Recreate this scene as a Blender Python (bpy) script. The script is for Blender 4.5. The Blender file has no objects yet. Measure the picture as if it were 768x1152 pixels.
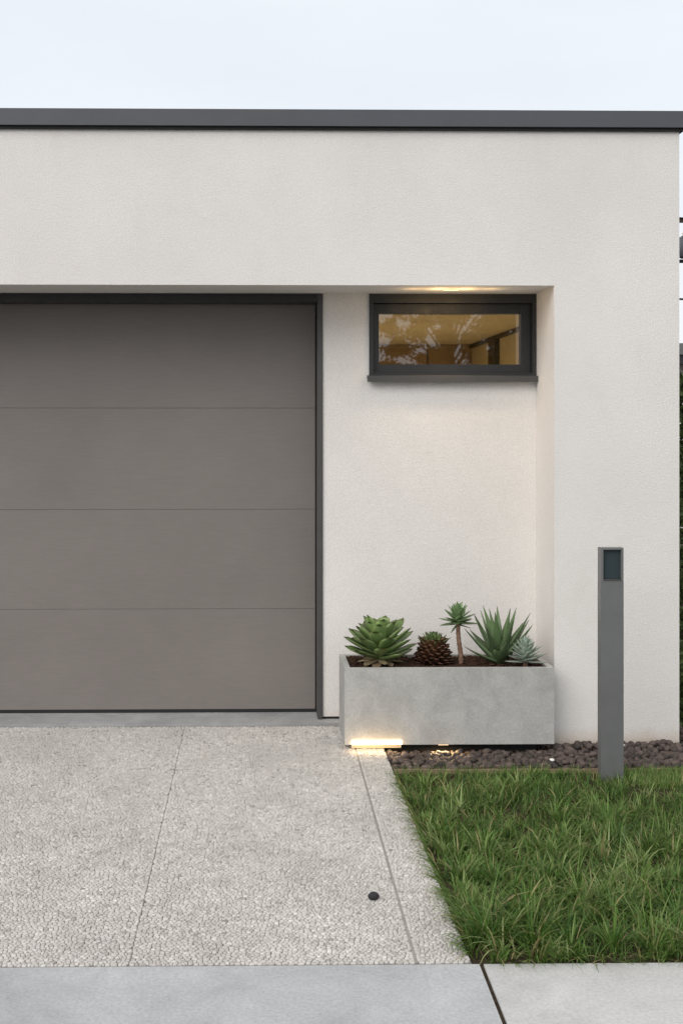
import bpy, bmesh, math, random
import numpy as np
from mathutils import Vector, Matrix

random.seed(7)
RNG = np.random.default_rng(11)
R = math.radians
sc = bpy.context.scene
COL = sc.collection

# ------------------------------------------------------------------ camera model
F, CX, CY = 1397.5, 309.0, 478.0
PSI = math.atan2(24, F)
CAM = Vector((0, -6.5, 1.72))
FW = Vector((math.sin(PSI), math.cos(PSI), 0))
RT = Vector((math.cos(PSI), -math.sin(PSI), 0))


def at(px, py, Y):
    """measured point of the photograph on the upright plane y = Y"""
    d = FW + RT * ((px - CX) / F) + Vector((0, 0, 1)) * ((CY - py) / F)
    return CAM + d * ((Y - CAM.y) / d.y)


def X(px, Y):
    return at(px, CY, Y).x


def Z(py, Y, px=309):
    return at(px, py, Y).z


# ------------------------------------------------------------------ helpers
def tag(o, label=None, cat=None, group=None, kind=None):
    if label: o['label'] = label
    if cat: o['category'] = cat
    if group: o['group'] = group
    if kind: o['kind'] = kind
    return o


def empty(name, loc, label, cat, group=None):
    o = bpy.data.objects.new(name, None)
    o.location = loc
    o.empty_display_size = .1
    COL.objects.link(o)
    return tag(o, label, cat, group)


def root_loc(p):
    while p is not None and p.parent is not None:
        p = p.parent
    return Vector(p.location) if p is not None else Vector((0, 0, 0))


def link_mesh(name, me, m, parent=None, origin=None, smooth=False):
    """verts are given in world space; stored relative to the thing's base"""
    off = root_loc(parent) if parent is not None else Vector(origin or (0, 0, 0))
    me.transform(Matrix.Translation(-off))
    o = bpy.data.objects.new(name, me)
    COL.objects.link(o)
    if parent is not None:
        o.parent = parent
    else:
        o.location = off
    if m is not None:
        for mm in (m if isinstance(m, (list, tuple)) else [m]):
            me.materials.append(mm)
    if smooth:
        me.polygons.foreach_set('use_smooth', [True] * len(me.polygons))
    return o


def from_bm(name, bm, m, parent=None, origin=None, bevel=0, seg=2, smooth=False):
    if bevel:
        es = [e for e in bm.edges if len(e.link_faces) == 2 and e.calc_face_angle(0) > .5]
        bmesh.ops.bevel(bm, geom=es, offset=bevel, segments=seg, profile=.5, affect='EDGES')
    bmesh.ops.recalc_face_normals(bm, faces=bm.faces[:])
    me = bpy.data.meshes.new(name)
    bm.to_mesh(me)
    bm.free()
    return link_mesh(name, me, m, parent, origin, smooth)


def add_box(bm, x0, x1, y0, y1, z0, z1):
    vs = [bm.verts.new(p) for p in ((x0, y0, z0), (x1, y0, z0), (x1, y1, z0), (x0, y1, z0),
                                    (x0, y0, z1), (x1, y0, z1), (x1, y1, z1), (x0, y1, z1))]
    for f in ((0, 3, 2, 1), (4, 5, 6, 7), (0, 1, 5, 4), (1, 2, 6, 5), (2, 3, 7, 6), (3, 0, 4, 7)):
        bm.faces.new([vs[i] for i in f])
    return vs


def boxes(name, lst, m, parent=None, origin=None, bevel=0, seg=2):
    bm = bmesh.new()
    for b in lst:
        add_box(bm, *b)
    return from_bm(name, bm, m, parent, origin, bevel, seg)


def add_prism(bm, pts, y0, y1):
    """pts (x,z) outline extruded along y"""
    a = [bm.verts.new((x, y0, z)) for x, z in pts]
    b = [bm.verts.new((x, y1, z)) for x, z in pts]
    n = len(pts)
    bm.faces.new(a)
    bm.faces.new(b[::-1])
    for i in range(n):
        bm.faces.new((a[i], b[i], b[(i + 1) % n], a[(i + 1) % n]))


def add_prism_z(bm, pts, z0, z1):
    a = [bm.verts.new((x, y, z0)) for x, y in pts]
    b = [bm.verts.new((x, y, z1)) for x, y in pts]
    n = len(pts)
    bm.faces.new(a)
    bm.faces.new(b[::-1])
    for i in range(n):
        bm.faces.new((a[i], b[i], b[(i + 1) % n], a[(i + 1) % n]))


def add_tube(bm, pts, radii, n=10, cap=True):
    pts = [Vector(p) for p in pts]
    rings = []
    for i, p in enumerate(pts):
        t = (pts[min(i + 1, len(pts) - 1)] - pts[max(i - 1, 0)]).normalized()
        u = t.orthogonal().normalized() if i == 0 else (u - t * u.dot(t)).normalized()
        v = t.cross(u)
        r = radii[i] if hasattr(radii, '__len__') else radii
        rings.append([bm.verts.new(p + (u * math.cos(2 * math.pi * k / n) + v * math.sin(2 * math.pi * k / n)) * r) for k in range(n)])
    for a, b in zip(rings, rings[1:]):
        for k in range(n):
            bm.faces.new((a[k], a[(k + 1) % n], b[(k + 1) % n], b[k]))
    if cap:
        bm.faces.new(rings[0][::-1])
        bm.faces.new(rings[-1])


def np_mesh(name, verts, loops, sizes, m, parent=None, origin=None, smooth=False, color=None, midx=None):
    """big meshes straight from arrays: loops flat vertex indices, sizes face lengths; color per vertex (n,4)"""
    me = bpy.data.meshes.new(name)
    verts = np.asarray(verts, np.float32)
    loops = np.asarray(loops, np.int32).ravel()
    sizes = np.asarray(sizes, np.int32)
    me.vertices.add(len(verts))
    me.vertices.foreach_set('co', verts.ravel())
    me.loops.add(len(loops))
    me.loops.foreach_set('vertex_index', loops)
    me.polygons.add(len(sizes))
    me.polygons.foreach_set('loop_start', np.concatenate([[0], np.cumsum(sizes)[:-1]]).astype(np.int32))
    me.polygons.foreach_set('loop_total', sizes)
    if color is not None:
        ca = me.color_attributes.new('tint', 'FLOAT_COLOR', 'POINT')
        ca.data.foreach_set('color', np.asarray(color, np.float32).ravel())
    me.update(calc_edges=True)
    me.validate()
    if smooth:
        me.polygons.foreach_set('use_smooth', [True] * len(me.polygons))
    return link_mesh(name, me, m, parent, origin)


# ------------------------------------------------------------------ materials
class Mat:
    def __init__(self, name, base=(.5, .5, .5), rough=.6, metal=0, spec=.5):
        self.m = bpy.data.materials.new(name)
        self.m.use_nodes = True
        self.nt = self.m.node_tree
        self.b = self.nt.nodes['Principled BSDF']
        self.b.inputs['Base Color'].default_value = (*base, 1)
        self.b.inputs['Roughness'].default_value = rough
        self.b.inputs['Metallic'].default_value = metal
        self.b.inputs['Specular IOR Level'].default_value = spec
        self._c = None

    def n(self, t, **kw):
        x = self.nt.nodes.new(t)
        for k, v in kw.items():
            setattr(x, k, v)
        return x

    def l(self, a, b):
        self.nt.links.new(a, b)

    def coord(self, scale=(1, 1, 1)):
        if self._c is None:
            self._c = self.n('ShaderNodeTexCoord')
        mp = self.n('ShaderNodeMapping')
        mp.inputs['Scale'].default_value = scale
        self.l(self._c.outputs['Object'], mp.inputs['Vector'])
        return mp.outputs['Vector']

    def noise(self, scale, detail=4, rough=.55, stretch=(1, 1, 1), distort=0):
        x = self.n('ShaderNodeTexNoise')
        x.inputs['Scale'].default_value = scale
        x.inputs['Detail'].default_value = detail
        x.inputs['Roughness'].default_value = rough
        x.inputs['Distortion'].default_value = distort
        self.l(self.coord(stretch), x.inputs['Vector'])
        return x.outputs['Fac']

    def ramp(self, src, stops):
        r = self.n('ShaderNodeValToRGB')
        e = r.color_ramp.elements
        while len(e) > len(stops):
            e.remove(e[-1])
        while len(e) < len(stops):
            e.new(.5)
        for el, (p, c) in zip(e, stops):
            el.position = p
            el.color = (*c, 1) if hasattr(c, '__len__') else (c, c, c, 1)
        self.l(src, r.inputs['Fac'])
        return r.outputs['Color']

    def mix(self, fac, a, b, mode='MIX'):
        x = self.n('ShaderNodeMix', data_type='RGBA', blend_type=mode)
        for s, v in (('Factor', fac), ('A', a), ('B', b)):
            i = [q for q in x.inputs if q.name == s and q.enabled][0] if s == 'Factor' else [q for q in x.inputs if q.name == s and q.type == 'RGBA'][0]
            if hasattr(v, 'node'):
                self.l(v, i)
            else:
                i.default_value = v if s == 'Factor' else (*v, 1)
        return [q for q in x.outputs if q.type == 'RGBA'][0]

    def math(self, op, a, b=0.0):
        x = self.n('ShaderNodeMath', operation=op)
        for i, v in enumerate((a, b)):
            if hasattr(v, 'node'):
                self.l(v, x.inputs[i])
            else:
                x.inputs[i].default_value = v
        return x.outputs[0]

    def color(self, s):
        self.l(s, self.b.inputs['Base Color'])

    def rough(self, s):
        self.l(s, self.b.inputs['Roughness'])

    def bump(self, h, strength=.3, dist=.01):
        x = self.n('ShaderNodeBump')
        x.inputs['Strength'].default_value = strength
        x.inputs['Distance'].default_value = dist
        self.l(h, x.inputs['Height'])
        if self.b.inputs['Normal'].is_linked:
            self.l(self.b.inputs['Normal'].links[0].from_socket, x.inputs['Normal'])
        self.l(x.outputs['Normal'], self.b.inputs['Normal'])

    def attr(self, name='tint'):
        a = self.n('ShaderNodeAttribute', attribute_name=name)
        s = self.n('ShaderNodeSeparateColor')
        self.l(a.outputs['Color'], s.inputs[0])
        return s.outputs[0], s.outputs[1], s.outputs[2], a.outputs['Alpha']


def stucco():
    a = Mat('stucco', rough=.9, spec=.2)
    blot = a.ramp(a.noise(1.1, 6, .6), [(.3, (.762, .732, .702)), (.7, (.842, .815, .787))])
    fine = a.ramp(a.noise(190, 3, .6), [(.3, .80), (.62, 1.0)])
    c = a.mix(1, blot, fine, 'MULTIPLY')
    sep0 = a.n('ShaderNodeSeparateXYZ')
    a.l(a.coord(), sep0.inputs[0])
    run = a.ramp(a.noise(5.5, 5, .7, (1, 1, .10)), [(.46, 0.0), (.72, 1.0)])
    topm = a.ramp(a.math('MULTIPLY', sep0.outputs['Z'], .3), [(.80, 0.0), (.97, .10)])
    c = a.mix(a.math('MULTIPLY', run, topm), c, (.52, .49, .44))
    c = a.mix(a.ramp(a.noise(2.6, 8, .75, (1, 1, .6), .8), [(.55, 0.0), (.78, .30)]), c, (.60, .57, .53))
    # splash dirt near the ground: soil colour thrown up by rain, broken edge
    sep = a.n('ShaderNodeSeparateXYZ')
    a.l(a.coord(), sep.inputs[0])
    h = a.math('ADD', sep.outputs['Z'], a.math('MULTIPLY', a.noise(9, 5, .7), -.10))
    dirt = a.ramp(h, [(.0, .55), (.085, 0)])
    c = a.mix(dirt, c, (.50, .38, .26))
    a.color(c)
    a.bump(a.noise(130, 4, .65), .55, .005)
    a.bump(a.noise(45, 3, .5), .2, .004)
    return a.m


def painted_metal(name, base, rough=.45, var=.12, metal=0.0, spec=.5):
    a = Mat(name, base, rough, metal, spec)
    lo = tuple(c * (1 - var) for c in base)
    hi = tuple(c * (1 + var) for c in base)
    c = a.ramp(a.noise(3.5, 6, .65), [(.3, lo), (.7, hi)])
    a.color(c)
    a.rough(a.ramp(a.noise(14, 5, .7), [(.3, rough - .07), (.7, rough + .1)]))
    a.bump(a.noise(260, 2, .5), .05, .001)
    return a.m


def door_mat():
    a = Mat('taupe_door_coating', rough=.5, spec=.35)
    g = a.ramp(a.noise(34, 6, .65, (.35, 1, 9)), [(.25, (.180, .161, .149)), (.75, (.214, .193, .179))])
    v = a.ramp(a.noise(1.4, 4, .6), [(.3, .93), (.7, 1.05)])
    a.color(a.mix(1, g, v, 'MULTIPLY'))
    a.bump(a.noise(60, 5, .6, (.25, 1, 12)), .10, .002)
    return a.m


def concrete(name, lo, hi, scale=2.2, rough=.8, spots=True, speck=.9, mott=(.36, .62)):
    a = Mat(name, rough=rough, spec=.3)
    c = a.ramp(a.noise(scale, 9, .68, distort=.6), [(mott[0], lo), (mott[1], hi)])
    c = a.mix(1, c, a.ramp(a.noise(85, 4, .7), [(.32, speck), (.6, 1.03)]), 'MULTIPLY')
    c = a.mix(a.ramp(a.noise(1.3, 7, .72, distort=1.2), [(.50, 0.0), (.68, .45)]), c, tuple(q * .74 for q in lo))
    if spots:
        v = a.n('ShaderNodeTexVoronoi', feature='F1')
        v.inputs['Scale'].default_value = 42
        a.l(a.coord(), v.inputs['Vector'])
        pits = a.ramp(v.outputs['Distance'], [(.055, .45), (.10, 1.0)])
        gate = a.ramp(a.noise(7, 3, .6), [(.55, 0.0), (.66, 1.0)])
        c = a.mix(gate, c, a.mix(1, c, pits, 'MULTIPLY'))
    a.color(c)
    a.rough(a.ramp(a.noise(5, 5, .7), [(.3, rough - .15), (.7, rough + .1)]))
    a.bump(a.noise(120, 5, .6), .22, .003)
    a.bump(a.noise(12, 5, .6), .12, .006)
    return a.m


def tinted(name, c0, c1, rough=.6, bump=None, dirt=None, spec=.4, trans=0):
    """colour runs between c0 and c1 with the per-piece 'tint' red value"""
    a = Mat(name, rough=rough, spec=spec)
    r, g, b, al = a.attr()
    c = a.mix(r, c0, c1)
    if dirt:
        c = a.mix(a.ramp(a.noise(dirt[0], 6, .65), [(.46, 0.0), (.74, dirt[2])]), c, dirt[1])
    a.color(c)
    if bump:
        a.bump(a.noise(bump[0], 5, .65), bump[1], bump[2])
    return a


def leaf_mat(name, base, tip, edge, young, rough=.42, tip_from=.8, bloom=0.0):
    """tint: r random per leaf, g position along the leaf, b distance from the midrib, a age (0 old .. 1 young)"""
    a = Mat(name, rough=rough, spec=.4)
    r, g, b, al = a.attr()
    c = a.mix(al, base, young)
    c = a.mix(1, c, a.ramp(r, [(0, .72), (1, 1.22)]), 'MULTIPLY')
    c = a.mix(a.ramp(b, [(.72, 0.0), (1, .65)]), c, edge)
    c = a.mix(a.ramp(g, [(tip_from, 0.0), (1, .9)]), c, tip)
    c = a.mix(a.ramp(a.noise(60, 4, .7), [(.5, 0.0), (.75, .35)]), c, tuple(q * .6 for q in base))
    if bloom:
        c = a.mix(a.ramp(a.noise(22, 4, .7), [(.4, 0.0), (.7, bloom)]), c, (.42, .50, .46))
    a.color(c)
    a.b.inputs['Subsurface Weight'].default_value = .06
    a.b.inputs['Subsurface Radius'].default_value = (.006, .01, .003)
    a.b.inputs['Subsurface Scale'].default_value = .4
    a.bump(a.noise(140, 3, .6), .12, .001)
    return a.m


def emit(name, col, strength):
    a = Mat(name, (.8, .8, .8))
    a.b.inputs['Emission Color'].default_value = (*col, 1)
    a.b.inputs['Emission Strength'].default_value = strength
    return a.m


def glass_mat():
    a = Mat('window_glass')
    nt = a.nt
    out = nt.nodes['Material Output']
    tr = a.n('ShaderNodeBsdfTransparent')
    tr.inputs[0].default_value = (.80, .80, .77, 1)
    gl = a.n('ShaderNodeBsdfGlossy')
    gl.inputs['Roughness'].default_value = .015
    gl.inputs[0].default_value = (.95, .97, 1, 1)
    fr = a.n('ShaderNodeFresnel')
    fr.inputs['IOR'].default_value = 2.05     # coated double glazing: stronger mirror than plain float
    bp = a.n('ShaderNodeBump')
    bp.inputs['Strength'].default_value = .006
    bp.inputs['Distance'].default_value = .01
    a.l(a.noise(2.2, 2, .5), bp.inputs['Height'])
    a.l(bp.outputs[0], gl.inputs['Normal'])
    mx = a.n('ShaderNodeMixShader')
    a.l(fr.outputs[0], mx.inputs[0])
    a.l(tr.outputs[0], mx.inputs[1])
    a.l(gl.outputs[0], mx.inputs[2])
    a.l(mx.outputs[0], out.inputs['Surface'])
    return a.m


M = {}
M['stucco'] = stucco()
M['coping'] = painted_metal('charcoal_coping', (.075, .080, .092), .42, .08)
M['frame'] = painted_metal('black_frame', (.022, .024, .027), .42, .1)
M['doorframe'] = painted_metal('dark_grey_frame', (.062, .061, .060), .5, .1)
M['door'] = door_mat()
M['rubber'] = painted_metal('black_rubber', (.012, .012, .013), .7, .1)
M['planter'] = concrete('planter_concrete', (.365, .36, .345), (.455, .45, .432), 9.0, .75, True, .84, (.32, .60))
M['slab'] = concrete('pavement_concrete', (.37, .38, .39), (.50, .505, .51), 3.2, .8, True, .80, (.3, .66))
M['slab_pale'] = concrete('pale_pavement_concrete', (.45, .445, .435), (.56, .555, .545), 3.0, .8, True, .82, (.3, .66))
M['threshold'] = concrete('threshold_concrete', (.30, .30, .30), (.40, .40, .40), 4, .75, False)
M['bollard'] = painted_metal('bollard_grey', (.155, .158, .16), .42, .1, .2)
M['lens'] = painted_metal('smoked_lens', (.035, .05, .055), .12, .1)
M['glass'] = glass_mat()
M['asphalt'] = concrete('asphalt', (.045, .045, .047), (.06, .06, .062), 6, .85, False, .7)
M['interior'] = concrete('interior_paint', (.44, .38, .27), (.48, .42, .30), 1.0, .8, False, .98)
M['wood'] = painted_metal('interior_wood', (.24, .165, .09), .5, .2)
M['darkwood'] = painted_metal('interior_dark_wood', (.035, .022, .014), .5, .2)
M['tan'] = concrete('edging_tan', (.20, .145, .09), (.32, .24, .155), 9, .85, False, .8)

a = Mat('potting_soil', rough=.95, spec=.1)
a.color(a.ramp(a.noise(70, 6, .75), [(.3, (.022, .013, .009)), (.55, (.075, .042, .028)), (.75, (.16, .10, .07))]))
a.bump(a.noise(90, 6, .7), .9, .01)
M['soil'] = a.m
a = Mat('lawn_soil', rough=.95, spec=.1)
a.color(a.ramp(a.noise(38, 7, .75), [(.3, (.022, .016, .011)), (.6, (.075, .055, .036)), (.78, (.17, .13, .085))]))
a.bump(a.noise(60, 6, .7), .9, .015)
M['lawnsoil'] = a.m
a = Mat('grout', rough=.9, spec=.2)
a.color(a.ramp(a.noise(30, 6, .7), [(.3, (.16, .148, .134)), (.7, (.25, .232, .212))]))
a.bump(a.noise(300, 4, .7), .5, .003)
M['grout'] = a.m

# exposed pebbles: cream to grey, some stained
a = Mat('pebble_aggregate', rough=.62, spec=.3)
r, g, b, al = a.attr()
c = a.ramp(r, [(0, (.22, .205, .19)), (.05, (.36, .34, .318)), (.2, (.475, .448, .42)), (.5, (.545, .517, .488)), (.85, (.615, .588, .558)), (1, (.73, .707, .68))])
c = a.mix(a.ramp(a.noise(2.2, 7, .7), [(.40, 0.0), (.72, .5)]), c, (.33, .315, .29))
c = a.mix(a.ramp(a.noise(11, 4, .6), [(.62, 0.0), (.72, .4)]), c, (.28, .26, .235))
a.color(c)
a.bump(a.noise(240, 4, .7), .3, .002)
M['pebble'] = a.m

a = tinted('lava_gravel', (.020, .015, .0135), (.118, .085, .073), .62, (70, .7, .006), (25, (.12, .085, .07), .5), .45)
M['gravel'] = a.m
a = Mat('dark_stone', (.022, .021, .024), .8)
a.bump(a.noise(120, 5, .7), .8, .004)
M['darkstone'] = a.m
a = Mat('white_pebble', (.78, .76, .72), .5)
a.bump(a.noise(90, 4, .6), .3, .003)
M['white'] = a.m

# grass: r random, g along the blade, b dryness
a = Mat('grass_blades', rough=.5, spec=.3)
r, g, b, al = a.attr()
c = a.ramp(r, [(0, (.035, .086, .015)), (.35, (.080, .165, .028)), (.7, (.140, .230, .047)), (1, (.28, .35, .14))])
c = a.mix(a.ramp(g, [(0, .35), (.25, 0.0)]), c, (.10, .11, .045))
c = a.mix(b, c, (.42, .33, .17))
a.color(c)
tl = a.n('ShaderNodeBsdfTranslucent')
a.l(c, tl.inputs['Color'])
mx = a.n('ShaderNodeMixShader')
mx.inputs[0].default_value = .28
a.l(a.b.outputs[0], mx.inputs[1])
a.l(tl.outputs[0], mx.inputs[2])
a.l(mx.outputs[0], a.nt.nodes['Material Output'].inputs['Surface'])
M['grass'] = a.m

M['leaf_big'] = leaf_mat('agave_leaf', (.105, .165, .046), (.08, .04, .025), (.20, .24, .085), (.26, .38, .13), .38, .90, .06)
M['leaf_dry'] = leaf_mat('dry_leaf', (.30, .21, .13), (.22, .13, .09), (.26, .24, .12), (.32, .26, .15), .6, .8)
M['leaf_cone'] = leaf_mat('brown_scale', (.070, .028, .016), (.035, .014, .010), (.22, .105, .060), (.15, .075, .035), .5, .86)
M['leaf_cone_green'] = leaf_mat('cone_green_leaf', (.10, .10, .035), (.05, .022, .014), (.17, .20, .08), (.12, .22, .075), .42, .85)
M['leaf_tree'] = leaf_mat('tree_rosette_leaf', (.090, .150, .055), (.085, .04, .03), (.19, .25, .10), (.17, .29, .12), .42, .88, .06)
M['leaf_blade'] = leaf_mat('aloe_blade', (.070, .118, .048), (.06, .035, .022), (.16, .21, .10), (.12, .195, .075), .42, .94, .08)
M['leaf_grey'] = leaf_mat('grey_rosette_leaf', (.28, .32, .25), (.22, .14, .12), (.42, .45, .37), (.32, .43, .35), .55, .88, .35)
a = Mat('red_brown_stem', rough=.75)
a.color(a.ramp(a.noise(75, 5, .7, (1, 1, 1.8)), [(.3, (.09, .045, .03)), (.5, (.22, .12, .075)), (.72, (.42, .31, .21))]))
a.bump(a.noise(60, 5, .7, (1, 1, 2.5)), .8, .006)
M['stem'] = a.m
a = Mat('bark', rough=.9)
a.color(a.ramp(a.noise(9, 6, .7, (1, 1, .25)), [(.3, (.05, .035, .025)), (.7, (.14, .105, .075))]))
a.bump(a.noise(14, 6, .7, (1, 1, .25)), .8, .03)
M['bark'] = a.m
for nm, c0, c1 in (('hedge_leaf', (.035, .065, .018), (.13, .18, .06)), ('crown_leaf', (.020, .040, .012), (.06, .095, .028))):
    M[nm] = tinted(nm, c0, c1, .5, None, None, .4).m

# ------------------------------------------------------------------ key measures
YW, YB = 0.0, .42                       # front skin and recessed wall
XR = X(763.5, YW)                       # right corner of the house
ZS = Z(321, YW, 500)                    # soffit
XP = X(623, YW)                         # right reveal
ZC0, ZC1 = Z(146.5, YW, 500), Z(125.5, YW, 500)
XL = -4.6
YBK = 7.6                               # back of the house
ZD0, ZD1 = 0.0, .068                    # driveway front / back height
YD0, YD1 = -2.53, .33


def zdrive(y):
    return ZD0 + (ZD1 - ZD0) * (y - YD0) / (YD1 - YD0)


def ground_at(px, py, zfun, it=12):
    y = -1.0
    for _ in range(it):
        z = zfun(y)
        y = CAM.y + (CAM.z - z) * F / (py - CY)     # depth along the view, near enough
        d = FW + RT * ((px - CX) / F) + Vector((0, 0, 1)) * ((CY - py) / F)
        t = (z - CAM.z) / d.z
        y = (CAM + d * t).y
    return CAM + d * t


# ------------------------------------------------------------------ the house
house = empty('garage_building', (0, 0, 0), 'white stucco garage with flat charcoal-edged roof, taupe door and small lit window', 'building')

bm = bmesh.new()
add_prism(bm, [(XL, ZS), (XL, ZC0 - .002), (XR, ZC0 - .002), (XR, -.15), (XP, -.15), (XP, ZS)], YW, YB)
from_bm('front_wall', bm, M['stucco'], house, bevel=.007, seg=3)

# recessed wall with door and window openings
zb = Z(806, YB, 372)                                   # foot of the recessed wall
xd1 = X(363, YB)                                       # right edge of the door frame
zd1 = ZS - .002
xd0 = xd1 - 4.3
xw0, xw1 = X(415, YB), X(602.5, YB)
zw0, zw1 = Z(424, YB, 500), ZS - .002
ZT = 3.20
TB = .26
wall_boxes = [
    (XL, xd0, YB, YB + TB, -.15, ZT),
    (xd0, xd1, YB + .001, YB + TB, zd1, ZT),
    (xd1, xw0, YB, YB + TB, zb, ZT),
    (xw0, xw1, YB, YB + TB, zb, zw0),
    (xw0, xw1, YB + .001, YB + TB, zw1, ZT),
    (xw1, XR - .26, YB + .0005, YB + TB, zb, ZT),
    (XL, XL + .26, YB + TB, YBK, -.15, ZT),
    (XL, XR, YBK, YBK + .26, -.15, ZT),
]
boxes('recessed_wall', wall_boxes, M['stucco'], house)
boxes('side_wall', [(XR - .26, XR - .0005, YB + .0008, YBK, -.15, ZT)], M['stucco'], house)
# roof deck and coping (projects 3 cm, black strip below stands in for its shadow line)
boxes('roof_deck', [(XL + .01, XR - .01, YW + .02, YBK + .2, ZC0 - .001, ZC0 + .03)], M['rubber'], house)
oh = .035
bm = bmesh.new()
cop = [(XL - oh, XR + oh, YW - oh, YW + .33, ZC0 + .012, ZC1)]
add_box(bm, *cop[0])
add_box(bm, XR - .30, XR + oh - .001, YW + .332, YBK + .3, ZC0 + .012, ZC1 - .001)
add_box(bm, XL - oh + .001, XL + .30, YW + .332, YBK + .3, ZC0 + .012, ZC1 - .001)
add_box(bm, XL + .302, XR - .302, YBK - .05, YBK + .3, ZC0 + .012, ZC1 - .001)
cp = from_bm('roof_coping', bm, M['coping'], house, bevel=.004)
boxes('coping_shadow_strip', [(XL - .018, XR + .018, YW - .018, YW + .30, ZC0 - .004, ZC0 + .011),
                    (XR - .28, XR + .017, YW + .302, YBK + .28, ZC0 - .003, ZC0 + .0105)], M['rubber'], cp)

# garage door
YDR = YB + .15
zdr0 = Z(800.5, YDR, 200)
xdp = X(355.5, YDR)
door = boxes('garage_door', [(xd0 + .04, xdp - .004, YDR + .03, YDR + .07, zdr0 + .02, zd1)], M['doorframe'], house)
seams = [Z(p, YDR, 200) for p in (798, 685, 573, 459, 336)]
for z0, z1 in zip(seams, seams[1:]):
    boxes('panel', [(xd0 + .05, xdp - .006, YDR, YDR + .03, z0 + .0008, min(z1, zd1 - .02) - .0008)], M['door'], door, bevel=.0022, seg=2)
boxes('bottom_seal', [(xd0 + .05, xdp - .004, YDR + .004, YDR + .03, zdr0 - .004, seams[0])], M['rubber'], door)
fw = .055
xdf = xd1 - .002
boxes('frame_post', [(xd0 + .002, xd0 + fw, YB - .012, YDR + .05, Z(806, YB), zd1 - .001)], M['doorframe'], house, bevel=.003)
boxes('frame_post', [(xdp, xdf, YB - .012, YDR + .05, Z(808, YB), zd1 - .001)], M['doorframe'], house, bevel=.003)
boxes('door_header', [(xd0 + fw + .001, xdp - .001, YB - .011, YDR + .025, zd1 - .045, zd1 - .0015)], M['frame'], house, bevel=.003)  # black rather than the posts' grey: shade under the soffit put into the colour
# threshold slab under the door and the wall foot: its top falls towards the drive
yt0 = YD1
xt1 = X(389, YB)
bm = bmesh.new()
zt0, zt1 = Z(814.3, yt0, 200), zdr0 - .006
pts = [(yt0, zt0), (YB + TB, zt1), (YB + TB, -.1), (yt0, -.1)]
va = [bm.verts.new((xd0 - .1, y, z)) for y, z in pts]
vb = [bm.verts.new((xt1, y, z)) for y, z in pts]
bm.faces.new(va); bm.faces.new(vb[::-1])
for i in range(4):
    bm.faces.new((va[i], vb[i], vb[(i + 1) % 4], va[(i + 1) % 4]))
from_bm('threshold', bm, M['threshold'], house, bevel=.004)
# base flashing under the recessed wall
boxes('wall_base', [(xd1 + .002, xw1 + .05, YB + .006, YB + .1, zt0 - .05, zb + .001)], M['rubber'], house)
# downpipe-like control joint where the threshold meets the wall foot is left as a gap

# window: lining box > sash > pane, sill
win = boxes('window', [(xw0, xw0 + .022, YB - .012, YB + .14, zw0, zw1 - .001),
                       (xw1 - .022, xw1, YB - .012, YB + .14, zw0, zw1 - .001),
                       (xw0 + .0225, xw1 - .0225, YB - .011, YB + .14, zw1 - .050, zw1 - .0015),
                       (xw0 + .0225, xw1 - .0225, YB - .008, YB + .14, zw0 + .0005, zw0 + .022)], M['frame'], house, bevel=.002)
ys = YB + .035
gx0, gx1 = X(426, ys), X(585.5, ys)
gz0, gz1 = Z(410, ys, 500), Z(353, ys, 500)
boxes('sash', [(xw0 + .024, gx0, ys, ys + .06, zw0 + .024, zw1 - .052),
               (gx1, xw1 - .024, ys, ys + .06, zw0 + .024, zw1 - .052),
               (gx0 + .0005, gx1 - .0005, ys + .001, ys + .06, gz1, zw1 - .0525),
               (gx0 + .0005, gx1 - .0005, ys + .001, ys + .06, zw0 + .0245, gz0)], M['frame'], win, bevel=.003)
bm = bmesh.new()
yg = ys + .022
bm.faces.new([bm.verts.new(p) for p in ((gx0 - .004, yg, gz0 - .004), (gx1 + .004, yg, gz0 - .004), (gx1 + .004, yg, gz1 + .004), (gx0 - .004, yg, gz1 + .004))])
from_bm('pane', bm, M['glass'], win)
yl = YB - .055
sx0, sx1 = X(413.5, yl), X(606, yl)
zs0, zs1 = Z(429.5, yl, 500), Z(423, yl, 500)
bm = bmesh.new()
pts = [(yl, zs0), (yl, zs1), (YB + .03, zs1 + .012), (YB + .03, zs1 - .004), (yl + .004, zs1 - .008), (yl + .004, zs0)]
pts = [(yl, zs0), (yl, zs1), (YB - .001, zs1 + .006), (YB - .001, zs1 - .012), (yl + .02, zs1 - .016), (yl + .02, zs0)]
va = [bm.verts.new((sx0, y, z)) for y, z in pts]
vb = [bm.verts.new((sx1, y, z)) for y, z in pts]
bm.faces.new(va); bm.faces.new(vb[::-1])
for i in range(6):
    bm.faces.new((va[i], vb[i], vb[(i + 1) % 6], va[(i + 1) % 6]))
from_bm('sill', bm, M['doorframe'], win, bevel=.0015)

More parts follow.
